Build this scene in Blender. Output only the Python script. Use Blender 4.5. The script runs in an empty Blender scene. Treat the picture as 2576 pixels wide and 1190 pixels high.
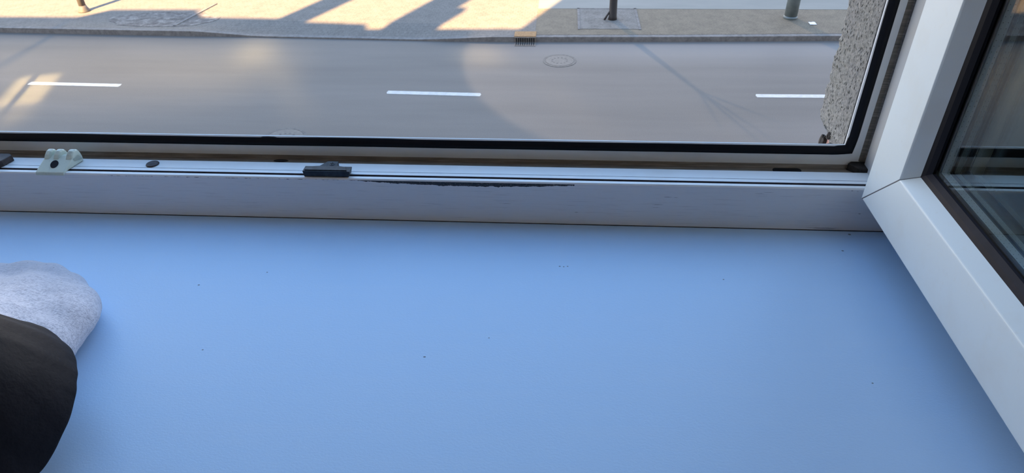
import bpy, bmesh, math, random
from mathutils import Vector, Matrix, noise
random.seed(7)
PI = math.pi
sc = bpy.context.scene
C = sc.collection

# ------------------------------------------------------------------ camera
PITCH, ROLL, YAW, FPX, CAMZ = 0.62258605, 0.02160823, -0.07903073, 1748.65, 0.40
cp, sp, cy, sy = math.cos(PITCH), math.sin(PITCH), math.cos(YAW), math.sin(YAW)
fwd = Vector((sy*cp, cy*cp, -sp)); rgt = Vector((cy, -sy, 0)); dwn = fwd.cross(rgt)
cr, sr = math.cos(ROLL), math.sin(ROLL)
R_ = cr*rgt + sr*dwn; D_ = -sr*rgt + cr*dwn
cam = bpy.data.cameras.new('camera'); camo = bpy.data.objects.new('camera', cam); C.objects.link(camo)
U_ = -D_; B_ = -fwd
camo.matrix_world = Matrix(((R_.x, U_.x, B_.x, 0), (R_.y, U_.y, B_.y, 0), (R_.z, U_.z, B_.z, CAMZ), (0, 0, 0, 1)))
cam.sensor_width = 36; cam.sensor_fit = 'HORIZONTAL'; cam.lens = FPX*36/2576
cam.clip_start = 0.02; cam.clip_end = 300
cam.dof.use_dof = True; cam.dof.focus_distance = 0.62; cam.dof.aperture_fstop = 36
sc.camera = camo

# ------------------------------------------------------------------ world, sun, exposure
w = bpy.data.worlds.new('sky'); sc.world = w; w.use_nodes = True
nt = w.node_tree; nt.nodes.clear()
tc = nt.nodes.new('ShaderNodeTexCoord'); sep = nt.nodes.new('ShaderNodeSeparateXYZ')
rmp = nt.nodes.new('ShaderNodeValToRGB'); bg = nt.nodes.new('ShaderNodeBackground'); out = nt.nodes.new('ShaderNodeOutputWorld')
nt.links.new(tc.outputs['Generated'], sep.inputs[0]); nt.links.new(sep.outputs['Z'], rmp.inputs[0])
el = rmp.color_ramp.elements
el[0].position = 0.0; el[0].color = (0.98, 0.88, 0.74, 1)
el[1].position = 0.9; el[1].color = (0.125, 0.27, 0.52, 1)
for p_, c_ in ((0.20, (0.95, 0.92, 0.88, 1)), (0.45, (0.25, 0.38, 0.58, 1))):
    e = el.new(p_); e.color = c_
nt.links.new(rmp.outputs[0], bg.inputs[0])
# the sky is brighter low down towards the west (-X), on the sun's side
mr = nt.nodes.new('ShaderNodeMapRange'); mr.interpolation_type = 'SMOOTHSTEP'; mr.inputs['From Min'].default_value = -.70; mr.inputs['From Max'].default_value = -1.
mr.inputs['To Min'].default_value = 3.1; mr.inputs['To Max'].default_value = 5.4; nt.links.new(sep.outputs['X'], mr.inputs['Value'])
nt.links.new(mr.outputs[0], bg.inputs[1])
nt.links.new(bg.outputs[0], out.inputs[0])
sun = bpy.data.lights.new('sun', 'SUN'); sun.energy = 30; sun.angle = math.radians(0.53); sun.color = (1.0, 0.66, 0.30)
so = bpy.data.objects.new('sun', sun); C.objects.link(so)
AZ, EL = math.atan(0.41), math.radians(35)
sd = Vector((math.sin(AZ)*math.cos(EL), math.cos(AZ)*math.cos(EL), -math.sin(EL)))
so.location = (-20, -30, 25); so.rotation_euler = sd.to_track_quat('-Z', 'Y').to_euler()
sc.view_settings.view_transform = 'Standard'; sc.view_settings.look = 'None'
sc.view_settings.exposure = 0.38; sc.view_settings.gamma = 1.0; sc.view_settings.use_curve_mapping = False

# ------------------------------------------------------------------ helpers
def obj(name, bm, mats, parent=None, smooth=False, bevel=0):
    me = bpy.data.meshes.new(name)
    bmesh.ops.recalc_face_normals(bm, faces=bm.faces)
    bm.to_mesh(me); bm.free()
    for m in (mats if isinstance(mats, (list, tuple)) else [mats]): me.materials.append(m)
    if smooth:
        for p in me.polygons: p.use_smooth = True
    o = bpy.data.objects.new(name, me); C.objects.link(o)
    if parent: o.parent = parent
    if bevel:
        b = o.modifiers.new('bevel', 'BEVEL'); b.width = bevel; b.segments = 2; b.limit_method = 'ANGLE'; b.angle_limit = 0.6
    return o
def tag(o, label=None, cat=None, group=None, kind=None):
    if label: o['label'] = label
    if cat: o['category'] = cat
    if group: o['group'] = group
    if kind: o['kind'] = kind
    return o
def empty(name, loc=(0, 0, 0)):
    o = bpy.data.objects.new(name, None); C.objects.link(o); o.location = loc; o.empty_display_size = .05
    return o
def add_box(bm, x0, x1, y0, y1, z0, z1, mi=0):
    vs = [bm.verts.new((x, y, z)) for z in (z0, z1) for y in (y0, y1) for x in (x0, x1)]
    for f in ((0, 2, 3, 1), (4, 5, 7, 6), (0, 1, 5, 4), (2, 6, 7, 3), (0, 4, 6, 2), (1, 3, 7, 5)):
        bm.faces.new([vs[i] for i in f]).material_index = mi
    return bm
def box(name, dims, m, parent=None, bevel=0):
    return obj(name, add_box(bmesh.new(), *dims), m, parent, bevel=bevel)
def prism(bm, pts, vec, mi=0):
    """closed polygon pts (3D) extruded by vec"""
    a = [bm.verts.new(p) for p in pts]; b = [bm.verts.new(Vector(p)+Vector(vec)) for p in pts]
    fs = [bm.faces.new(a), bm.faces.new(b[::-1])]
    n = len(a)
    for i in range(n): fs.append(bm.faces.new((a[i], b[i], b[(i+1) % n], a[(i+1) % n])))
    for f in fs: f.material_index = mi
    return bm
def lathe(bm, prof, c, n=40, axis='Z'):
    """prof: (r, h) list"""
    rings = []
    for r, h_ in prof:
        ring = []
        for k in range(n):
            a = 2*PI*k/n; ring.append(bm.verts.new((c[0]+r*math.cos(a), c[1]+r*math.sin(a), c[2]+h_)))
        rings.append(ring)
    for a, b in zip(rings, rings[1:]):
        for k in range(n): bm.faces.new((a[k], a[(k+1) % n], b[(k+1) % n], b[k]))
    bm.faces.new(rings[0][::-1]); bm.faces.new(rings[-1])
    return bm

# ------------------------------------------------------------------ materials
class M:
    """small node builder"""
    def __init__(s, name, rough=.5, spec=.5, metal=0):
        s.m = bpy.data.materials.new(name); s.m.use_nodes = True; s.n = s.m.node_tree.nodes; s.l = s.m.node_tree.links
        s.b = s.n['Principled BSDF']; s.b.inputs['Roughness'].default_value = rough
        s.b.inputs['Specular IOR Level'].default_value = spec; s.b.inputs['Metallic'].default_value = metal
        s.t = s.n.new('ShaderNodeTexCoord')
    def map(s, scale=(1, 1, 1), rot=(0, 0, 0), loc=(0, 0, 0)):
        k = s.n.new('ShaderNodeMapping'); k.inputs['Scale'].default_value = scale; k.inputs['Rotation'].default_value = rot
        k.inputs['Location'].default_value = loc
        s.l.new(s.t.outputs['Object'], k.inputs[0]); return k.outputs[0]
    def noise(s, vec, scale, detail=4, rough=.55, dist=0):
        k = s.n.new('ShaderNodeTexNoise'); k.inputs['Scale'].default_value = scale; k.inputs['Detail'].default_value = detail
        k.inputs['Roughness'].default_value = rough; k.inputs['Distortion'].default_value = dist
        s.l.new(vec, k.inputs['Vector']); return k.outputs[0]
    def vor(s, vec, scale, feature='F1', out='Distance', rnd=1):
        k = s.n.new('ShaderNodeTexVoronoi'); k.feature = feature; k.inputs['Scale'].default_value = scale
        k.inputs['Randomness'].default_value = rnd
        s.l.new(vec, k.inputs['Vector']); return k.outputs[out]
    def ramp(s, fac, stops):
        k = s.n.new('ShaderNodeValToRGB'); e = k.color_ramp.elements
        while len(e) < len(stops): e.new(.5)
        for i, (p, c) in enumerate(stops):
            e[i].position = p; e[i].color = (c, c, c, 1) if not isinstance(c, (tuple, list)) else (*c, 1)
        s.l.new(fac, k.inputs[0]); return k.outputs[0]
    def mix(s, f, a, b, mode='MIX'):
        k = s.n.new('ShaderNodeMix'); k.data_type = 'RGBA'; k.blend_type = mode
        for i, v in ((0, f), (6, a), (7, b)):
            if isinstance(v, (int, float)): k.inputs[i].default_value = v if i == 0 else (v, v, v, 1)
            elif isinstance(v, (tuple, list)): k.inputs[i].default_value = (*v, 1)
            else: s.l.new(v, k.inputs[i])
        return k.outputs[2]
    def math(s, op, a, b=0., c=None):
        k = s.n.new('ShaderNodeMath'); k.operation = op
        for i, v in enumerate((a, b) if c is None else (a, b, c)):
            if isinstance(v, (int, float)): k.inputs[i].default_value = v
            else: s.l.new(v, k.inputs[i])
        return k.outputs[0]
    def xyz(s):
        k = s.n.new('ShaderNodeSeparateXYZ'); s.l.new(s.t.outputs['Object'], k.inputs[0]); return k.outputs
    def color(s, v):
        if isinstance(v, (tuple, list)): s.b.inputs['Base Color'].default_value = (*v, 1)
        else: s.l.new(v, s.b.inputs['Base Color'])
        return s
    def rough(s, v): s.l.new(v, s.b.inputs['Roughness']); return s
    def bump(s, h_, strength=.3, dist=.001):
        k = s.n.new('ShaderNodeBump'); k.inputs['Strength'].default_value = strength; k.inputs['Distance'].default_value = dist
        s.l.new(h_, k.inputs['Height'])
        prev = s.b.inputs['Normal'].links
        if prev: s.l.new(prev[0].from_socket, k.inputs['Normal'])
        s.l.new(k.outputs[0], s.b.inputs['Normal']); return s

def plastic(name, col, rough=.35, grime=(.45, .38, .28), amt=.25):
    q = M(name, rough); n1 = q.noise(q.map(), 14, 6, .6); n2 = q.noise(q.map((1, 1, 1)), 160, 3)
    f = q.math('MULTIPLY', q.ramp(n1, [(.5, 0.), (.75, 1.)]), amt)
    f2 = q.math('MULTIPLY', q.ramp(n2, [(.62, 0.), (.78, 1.)]), amt*.5)
    q.color(q.mix(q.math('MAXIMUM', f, f2), col, grime)); q.bump(n2, .03, .0004)
    return q
m_pvc = plastic('white_plastic', (.80, .82, .83), .33, amt=.18).m
m_sash = plastic('sash_plastic', (.58, .65, .68), .36, amt=.22).m
m_black = M('black_rubber', .5, .15).color((.006, .006, .009)).m
m_rubber2 = M('sky_tinted_rubber', .55, .12)  # sky reflection on the lower gasket put into the rubber as blue tint
m_rubber2.color(m_rubber2.mix(m_rubber2.ramp(m_rubber2.noise(m_rubber2.map(), 60, 5), [(.4, 0.), (.8, .5)]), (.010, .010, .016), (.018, .020, .034)))
m_rubber2 = m_rubber2.m
m_shade_dirt = M('groove_shade_dirt', .6).color((.10, .10, .12)).m  # groove shade painted as dark grey; same tone serves the dirty mitre seam
m_dirt = M('caked_dirt', .9)
m_dirt.color(m_dirt.ramp(m_dirt.noise(m_dirt.map(), 200, 4), [(.3, (.008, .006, .006)), (.7, (.035, .026, .022))])); m_dirt = m_dirt.m

# channel: white plastic with brown dirt and the recess shade mixed into its tone
q = M('shaded_dirty_channel', .5)
dn = q.noise(q.map((3, 60, 60)), 9, 6, .65)
q.color(q.ramp(dn, [(.25, (.10, .085, .07)), (.55, (.22, .19, .16)), (.8, (.42, .40, .36))])); m_channel = q.m

# frame front face: scuffed plastic with flaked brown strip under the edge
q = M('scuffed_plastic', .34)
X, Y_, Z = q.xyz()[0:3]
streak = q.noise(q.map((3, 1, 90)), 9, 6, .65)
sc1 = q.math('MULTIPLY', q.ramp(streak, [(.56, 0.), (.72, 1.)]), .30)
col = q.mix(sc1, (.76, .78, .80), (.28, .27, .29))
edge = q.noise(q.map((14, 1, 30)), 10, 9, .72)           # ragged lower limit
xc = q.math('SUBTRACT', 1., q.math('POWER', q.math('ABSOLUTE', q.math('DIVIDE', q.math('ADD', X, .085), .12)), 2.))   # strongest at x = -.085
depth = q.math('ADD', q.math('MULTIPLY', q.math('MAXIMUM', xc, 0.), .0044), q.math('MULTIPLY', q.math('SUBTRACT', edge, .455), .0052))
inr = q.math('MULTIPLY', q.math('LESS_THAN', X, .016), q.math('GREATER_THAN', X, -.47))
lim = q.math('SUBTRACT', .0468, q.math('MAXIMUM', depth, .0))
chip = q.math('MULTIPLY', q.math('MULTIPLY', q.math('GREATER_THAN', Z, lim), inr), q.math('LESS_THAN', Z, .0466))
chipc = q.ramp(q.noise(q.map((1, 1, 1)), 600, 5, .7), [(.35, (.006, .005, .005)), (.58, (.04, .028, .022)), (.72, (.30, .28, .27))])
def marks(q, a, b, lst):
    acc = None
    for u0, v0, ru, rv_ in lst:
        du = q.math('DIVIDE', q.math('SUBTRACT', a, u0), ru); dv = q.math('DIVIDE', q.math('SUBTRACT', b, v0), rv_)
        e = q.math('SUBTRACT', 1.2, q.math('ADD', q.math('MULTIPLY', du, du), q.math('MULTIPLY', dv, dv)))
        acc = e if acc is None else q.math('MAXIMUM', acc, e)
    return acc
mk = marks(q, X, Z, [(.1069, .0343, .0048, .0005), (.1150, .0340, .0030, .0004), (.0982, .0253, .0060, .0004), (.0966, .0220, .0050, .0003), (.1928, .0405, .006, .0003), (.2019, .0418, .006, .0003),
    (-.0523, .0229, .007, .0003), (.2782, .0456, .0012, .0006), (.2835, .0449, .0010, .0005), (.2917, .0197, .0014, .0006), (.0190, .0143, .0020, .0004), (.2600, .0020, .020, .0008)])
mk = q.math('MULTIPLY', q.ramp(q.math('ADD', mk, q.math('MULTIPLY', q.math('SUBTRACT', q.noise(q.map((200, 1, 1200)), 1, 3), .6), 2.2)), [(.1, 0.), (.9, 1.)]), .7)
col = q.mix(mk, col, (.20, .19, .21))
q.color(q.mix(chip, col, chipc)); q.bump(streak, .05, .0005); m_front = q.m

# window board: pale blue laminate with fine grain
q = M('laminate_board', .36)
g1 = q.noise(q.map((1, 1.6, 1)), 420, 3, .6, .6); g2 = q.noise(q.map((2, 40, 1)), 3, 5, .6)
sp_ = q.vor(q.map((1, 1, 1)), 11); spn = q.noise(q.map(), 8, 1)
sx, sy_ = q.xyz()[0:2]
speck = None
for (u0, v0, r0) in ((.2852, .5727, .0011), (.2703, .5455, .0009), (.1509, .4973, .0006), (-.1028, .3883, .0008), (-.2849, .3873, .0006), (-.3241, .4680, .0008), (.0035, .5100, .0007), (.0072, .5095, .0006), (.0108, .5103, .0006), (.2402, .3778, .0006), (-.2678, .4890, .0006), (-.0534, .4123, .0005)):
    du = q.math('DIVIDE', q.math('SUBTRACT', sx, u0), r0*1.3); dv = q.math('DIVIDE', q.math('SUBTRACT', sy_, v0), r0)
    e = q.math('LESS_THAN', q.math('ADD', q.math('MULTIPLY', du, du), q.math('MULTIPLY', dv, dv)), 1.)
    speck = e if speck is None else q.math('MAXIMUM', speck, e)
base = q.mix(q.math('MULTIPLY', q.ramp(g2, [(.4, 0.), (.65, 1.)]), .10), (.46, .64, .86), (.56, .70, .86))
q.color(q.mix(q.math('MULTIPLY', speck, .75), base, (.05, .04, .05)))
q.rough(q.ramp(g2, [(.3, .33), (.7, .42)])); q.bump(g1, .16, .0006); m_board = q.m

q = M('rough_render', .95)
r1 = q.noise(q.map(), 420, 5, .72); r2 = q.vor(q.map(), 330)
r3 = q.noise(q.map(), 30, 3)
cc = q.ramp(r1, [(.30, (.03, .029, .027)), (.45, (.13, .127, .118)), (.60, (.235, .228, .21)), (.78, (.42, .41, .38))])
q.color(q.mix(.30, q.mix(q.math('MULTIPLY', q.ramp(r3, [(.4, 0.), (.7, 1.)]), .3), cc, (.22, .22, .17)), q.ramp(q.vor(q.map((1, 1, .6)), 380), [(.10, .03), (.34, .23), (.6, .30)])))
pit_ = q.ramp(q.vor(q.map((1, 1, .6)), 380), [(.14, 0.), (.34, 1.)]); q.bump(pit_, .9, .0020); q.bump(r1, .6, .0012); q.bump(r2, .5, .001); m_render = q.m
q = M('exterior_plaster', .95); q.color(q.ramp(q.noise(q.map(), 20, 5), [(.3, (.34, .33, .31)), (.7, (.48, .47, .44))])); m_facade = q.m
q = M('brick_fragment', .9); q.color(q.ramp(q.noise(q.map(), 180, 4), [(.3, (.30, .15, .12)), (.6, (.50, .30, .25)), (.8, (.25, .20, .18))])); q.bump(q.noise(q.map(), 300, 4), .8, .002); m_brick = q.m
m_dark = M('dark_flake', .8).color((.028, .022, .020)).m
q = M('interior_paint', .8); q.color(q.ramp(q.noise(q.map(), 6, 4), [(.3, (.78, .76, .76)), (.7, (.84, .82, .82))])); m_paint = q.m
q = M('shaded_wall_paint', .8); q.color(q.ramp(q.noise(q.map(), 9, 4), [(.3, (.065, .058, .062)), (.7, (.085, .075, .08))])); m_paint2 = q.m  # wall seen through the sash glass: its dimness painted into the colour
q = M('floorboards', .5); q.color(q.ramp(q.noise(q.map((1, 14, 1)), 4, 5), [(.3, (.20, .12, .07)), (.7, (.32, .21, .13))])); m_wood = q.m

# glass
q = M('window_glass', 0.); q.b.inputs['Transmission Weight'].default_value = 1; q.b.inputs['IOR'].default_value = 1.5
q.b.inputs['Base Color'].default_value = (.86, .93, .92, 1); m_glass = q.m
# perforated aluminium spacer
q = M('perforated_spacer', .42, metal=.2)
px_ = q.xyz()
def dots(ax, off=0.):
    u = q.math('SUBTRACT', q.math('FRACT', q.math('DIVIDE', q.math('ADD', ax, off), .0042)), .5)
    return u
spn = q.n.new('ShaderNodeAttribute'); spn.attribute_name = 'along'; spn.attribute_type = 'GEOMETRY'
sep2 = q.n.new('ShaderNodeSeparateXYZ'); q.l.new(spn.outputs['Vector'], sep2.inputs[0])
u = dots(sep2.outputs[0]); v = q.math('SUBTRACT', sep2.outputs[1], 0.)
def disc(v0):
    a = q.math('MULTIPLY', u, .0042); b = q.math('SUBTRACT', v, v0)
    return q.math('LESS_THAN', q.math('ADD', q.math('MULTIPLY', a, a), q.math('MULTIPLY', b, b)), 1.6e-7)
dd = q.math('MAXIMUM', q.math('MAXIMUM', disc(.0050), disc(.0110)), q.math('GREATER_THAN', q.math('ABSOLUTE', q.math('SUBTRACT', v, .008)), .0056))
q.color(q.mix(dd, (.60, .68, .70), (.02, .02, .025))); m_spacer = q.m

# outside
q = M('asphalt', .62, .4)
a1 = q.noise(q.map((.12, 1.0, 1)), 1.1, 6, .62); a2 = q.noise(q.map(), 60, 4, .7); a3 = q.noise(q.map((.5, .5, 1), (0, 0, .9)), .35, 3)
bc = q.ramp(a1, [(.30, (.105, .087, .074)), (.5, (.130, .108, .092)), (.7, (.158, .130, .112))])
bc = q.mix(.30, bc, q.ramp(a2, [(.3, (.07, .06, .052)), (.7, (.20, .17, .15))]))
yy = q.xyz()[1]
gut = q.ramp(q.math('DIVIDE', q.math('SUBTRACT', yy, 14.4), 1.6), [(0., 0.), (.5, .55), (.8, .75), (.98, .15)])
q.color(q.mix(q.math('MULTIPLY', gut, q.ramp(q.math('DIVIDE', q.math('ADD', q.xyz()[0], 3.), 4.), [(0., 0.), (1., 1.)])), bc, (.23, .20, .18)))
q.bump(a2, .3, .01); m_asphalt = q.m
q = M('kerb_stone', .8); q.color(q.ramp(q.noise(q.map(), 9, 6, .7), [(.3, (.10, .09, .085)), (.7, (.21, .19, .175))])); m_kerb = q.m
q = M('road_paint', .7); q.color(q.ramp(q.noise(q.map(), 12, 6, .7), [(.3, (.46, .42, .38)), (.6, (.60, .55, .50))])); m_paintw = q.m
# pavement: small setts with smoother slab strips
def setts(name, s_, c0, c1, joint, amt=.6):
    q = M(name, .85)
    k = q.n.new('ShaderNodeTexBrick'); k.inputs['Scale'].default_value = s_; k.offset = .5
    k.inputs['Color1'].default_value = (*c0, 1); k.inputs['Color2'].default_value = (*c1, 1); k.inputs['Mortar'].default_value = (*joint, 1)
    k.inputs['Mortar Size'].default_value = .035; k.inputs['Brick Width'].default_value = .5; k.inputs['Row Height'].default_value = .5
    q.l.new(q.map(), k.inputs['Vector'])
    n = q.noise(q.map(), 3.2, 6, .7); n2 = q.noise(q.map(), 22, 4, .7)
    c = q.mix(.55, k.outputs[0], q.ramp(n, [(.3, tuple(a*.6 for a in c0)), (.7, tuple(min(1, a*1.35) for a in c1))]), 'MIX')
    q.color(q.mix(.35, c, q.ramp(n2, [(.3, tuple(a*.5 for a in c0)), (.7, tuple(min(1, a*1.5) for a in c1))])))
    q.bump(k.outputs['Fac'], -.4, .01); return q.m
m_slab = setts('pavement_slabs', 4.0, (.150, .128, .110), (.175, .150, .128), (.08, .07, .06))
m_cobble = setts('cobble_setts', 9.0, (.135, .105, .072), (.185, .145, .10), (.05, .04, .03))
m_pit = setts('tree_pit_setts', 8.0, (.10, .09, .078), (.20, .18, .16), (.03, .025, .02))
q = M('cycle_path', .8); q.color(q.ramp(q.noise(q.map((.3, 1, 1)), 2, 5), [(.3, (.19, .185, .165)), (.7, (.23, .22, .195))])); m_cycle = q.m
q = M('worn_ground', .95); q.color(q.ramp(q.noise(q.map(), 5, 8, .75), [(.3, (.06, .05, .044)), (.5, (.15, .125, .11)), (.7, (.34, .30, .26))])); m_worn = q.m
m_rust = M('rusty_iron', .8); m_rust.color(m_rust.ramp(m_rust.noise(m_rust.map(), 20, 5), [(.3, (.22, .11, .04)), (.7, (.36, .20, .08))])); m_rust = m_rust.m
q = M('cast_iron', .6, metal=.3); q.color(q.ramp(q.noise(q.map(), 14, 5), [(.3, (.13, .11, .09)), (.7, (.23, .19, .16))])); m_iron = q.m
m_slot = M('drain_slot', .9).color((.006, .006, .007)).m
q = M('green_grey_paint', .5); q.color(q.ramp(q.noise(q.map(), 8, 4), [(.3, (.10, .125, .13)), (.7, (.14, .165, .17))])); m_pole = q.m
m_pole_dark = M('dark_bark_brown', .7).color((.030, .026, .026)).m
m_pole_grey = M('taupe_paint', .6).color((.085, .075, .070)).m
m_paper = M('white_paper', .8).color((.80, .80, .88)).m

# ------------------------------------------------------------------ large structure: street
RZ = -5.4
g = bmesh.new(); add_box(g, -40, 40, .74, 16.6, RZ-.3, RZ)
road = tag(obj('road', g, m_asphalt), 'grey asphalt road seen below beyond the window frame', kind='structure')
for xa, xb, ya, yb in ((-11.27, -9.24, 13.20, 13.14), (-3.49, -1.60, 12.95, 12.88), (3.85, 5.74, 12.98, 13.0)):
    g = bmesh.new(); n = 12; hw = .075
    pts = [(xa, ya-hw, RZ), (xb, yb-hw, RZ), (xb+.02, yb, RZ), (xb, yb+hw, RZ), (xa, ya+hw, RZ), (xa-.02, ya, RZ)]
    prism(g, pts, (0, 0, .004)); tag(obj('lane_marking', g, m_paintw, road), 'white painted dash')
kl = [(-40, 16.4), (-14.09, 16.285), (-10.07, 16.14), (-8.5, 16.095), (-7.55, 16.056), (-5.25, 15.96), (-2.57, 15.85), (-1.04, 15.855), (2.83, 15.935), (6.27, 16.06), (40, 16.3)]
def kerb_h(x):
    pts = [(-40, .118), (-8.9, .118), (-7.4, .03), (-3.4, .03), (-1.6, .115), (40, .115)]
    for (a, ha), (b, hb) in zip(pts, pts[1:]):
        if a <= x <= b: return ha+(hb-ha)*(x-a)/(b-a)
    return .118
def kerb_y(x):
    for (a, ya), (b, yb) in zip(kl, kl[1:]):
        if a <= x <= b: return ya+(yb-ya)*(x-a)/(b-a)
    return 16.4
xs = [-40, -30, -20] + [-16+.25*i for i in range(121)] + [20, 30, 40]
def strip(name, prof, mat, kind='structure', label=None, parent=None, x0=-40, x1=40):
    """prof(x) -> list of (y,z) forming a closed section, swept along x"""
    g = bmesh.new(); rings = []
    for x in [x0]+[v for v in xs if x0 < v < x1]+[x1]:
        rings.append([g.verts.new((x, y, z)) for y, z in prof(x)])
    n = len(rings[0])
    for a, b in zip(rings, rings[1:]):
        for k in range(n): g.faces.new((a[k], b[k], b[(k+1) % n], a[(k+1) % n]))
    g.faces.new(rings[0]); g.faces.new(rings[-1][::-1])
    return tag(obj(name, g, mat, parent), label, kind=kind)
strip('kerb', lambda x: [(kerb_y(x), RZ-.1), (kerb_y(x)+.012, RZ+kerb_h(x)), (kerb_y(x)+.15, RZ+kerb_h(x)+.003), (kerb_y(x)+.15, RZ-.1)], m_kerb, label='grey stone kerb along the far edge of the road')
pave = strip('pavement', lambda x: [(kerb_y(x)+.15, RZ-.1), (kerb_y(x)+.15, RZ+kerb_h(x)), (kerb_y(x)+.9, RZ+.118), (28, RZ+.118), (28, RZ-.1)], m_slab, label='paved far footpath beyond the road, striped by sunlight')
strip('cobble_strip', lambda x: [(kerb_y(x)+.16, RZ), (kerb_y(x)+.16, RZ+kerb_h(x)+.006), (kerb_y(x)+.9, RZ+.124), (17.93, RZ+.124), (17.93, RZ)], m_cobble, parent=pave, kind=None, x0=-.62, x1=14)
strip('cycle_lane', lambda x: [(17.95, RZ), (17.95, RZ+.125), (24, RZ+.125), (24, RZ)], m_cycle, parent=pave, kind=None, x0=-.62, x1=14)
g = bmesh.new()
pts = []
for k in range(22):
    a = 2*PI*k/22; r = 1+.22*noise.noise(Vector((math.cos(a)*2, math.sin(a)*2, 4)))
    pts.append((-10.15+1.45*r*math.cos(a), 17.0+.58*r*math.sin(a), RZ+.119))
prism(g, pts, (0, 0, .006)); tag(obj('worn_patch', g, m_worn, pave), 'worn patch of loose stone')

g = bmesh.new(); prism(g, [(-9.65, 16.50, RZ+.119), (-9.57, 16.50, RZ+.119), (-9.25, 18.25, RZ+.119), (-9.33, 18.25, RZ+.119)], (0, 0, .02)); obj('edging_stone', g, m_kerb, pave)
# ------------------------------------------------------------------ our own building: facade and roof line
OX0, OX1 = -.88, .283                   # outer opening
wf = bmesh.new()
add_box(wf, -30, OX0, .645, .715, RZ, 5.4); add_box(wf, .36, 30, .645, .715, RZ, 5.4)
add_box(wf, OX0, .36, .645, .715, RZ, -.03); add_box(wf, OX0, .36, .645, .715, 1.34, 5.4)
add_box(wf, -30, -2, .35, .645, RZ, 5.4); add_box(wf, 2, 30, .35, .645, RZ, 5.4)
wall_out = tag(obj('wall_facade', wf, m_facade), 'rough grey outer wall around the window', kind='structure')
def roofz(L): return RZ + L*1.081*math.tan(EL)
rf = bmesh.new()
def rblock(xa, xb, L): add_box(rf, xa, xb-.12, .40, .70, 5.3, roofz(L))
prof = [(-30, 16.6), (-19.2, 16.6), (-18.9, 17.2), (-16.6, 17.25), (-15.9, 16.63), (-13.9, 16.55), (-13.9, 16.4), (-11.4, 16.2), (-11.2, 15.88), (-7.44, 15.88)]
prism(rf, [(-30, .70, 5.3)]+[(x, .70, roofz(L)) for x, L in prof]+[(-7.44, .70, 5.3)], (0, -.3, 0))
tag(obj('roof_parapet', rf, m_facade), 'roof edge of the building above the window', kind='structure')
box('upper_storey', (-7.44, 26, -4, .70, 5.3, roofz(24)), m_facade)['kind'] = 'structure'
for xa, xb, La, Lb in ((-13.88, -13.0, 15, 24), (-10.86, -9.47, 15, 17.5), (-10.86, -9.80, 17.5, 24)):
    box('chimney_stack', (xa, xb-.12, .40, .70, roofz(La), roofz(Lb)), m_facade)['kind'] = 'structure'

# room
box('floor', (-2, 2, -3, .35, -.95, -.85), m_wood)['kind'] = 'structure'
box('ceiling', (-2.1, 2.1, -3.1, .64, 1.75, 1.85), m_paint)['kind'] = 'structure'
box('wall_back', (-2, 2, -3.1, -3, -.85, 1.75), m_paint)['kind'] = 'structure'
box('wall_left', (-2.1, -2, -3.1, .35, -.95, 1.75), m_paint)['kind'] = 'structure'
g = bmesh.new()
for a_ in ((-3.1, -2.3, -.95, 1.75), (-.5, .35, -.95, 1.75), (-2.3, -.5, -.95, 0.), (-2.3, -.5, 1.35, 1.75)): add_box(g, 2, 2.1, *a_)
tag(obj('wall_right', g, m_paint), kind='structure')
g = bmesh.new()
for a_ in ((-2.3, -2.22, 0., 1.35), (-.58, -.5, 0., 1.35), (-2.3, -.5, 0., .08), (-2.3, -.5, 1.27, 1.35), (-1.44, -1.36, 0., 1.35)): add_box(g, 2.02, 2.08, *a_)
tag(obj('fill_window', g, m_pvc), kind='structure')  # window added out of view, letting fill light into the room
NL, NR = -1.0, .405
wi = bmesh.new()
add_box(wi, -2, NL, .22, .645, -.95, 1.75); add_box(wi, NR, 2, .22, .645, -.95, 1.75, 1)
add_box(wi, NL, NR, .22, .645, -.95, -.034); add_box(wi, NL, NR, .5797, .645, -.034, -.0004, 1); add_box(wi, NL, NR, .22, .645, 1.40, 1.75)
tag(obj('wall_front', wi, [m_paint, m_paint2]), 'inner wall around the window niche', kind='structure')

# ------------------------------------------------------------------ window board
g = bmesh.new(); add_box(g, NL+.001, NR-.001, .13, .57965, -.034, 0)
tag(obj('window_board', g, m_board, bevel=.002), 'wide pale blue window board filling the lower picture under the frame', 'windowsill')

# ------------------------------------------------------------------ fixed window frame (window_1)
yF, XJ, XL, ZT = .5797, .3495, -.985, 1.39
win = tag(empty('window_1', (-.3, .6, 0)), 'white plastic window frame fixed in the wall', kind='structure')
WO = Vector(win.location)
def W(o): o.parent = win; o.matrix_parent_inverse = Matrix.Translation(-WO); return o
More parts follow.
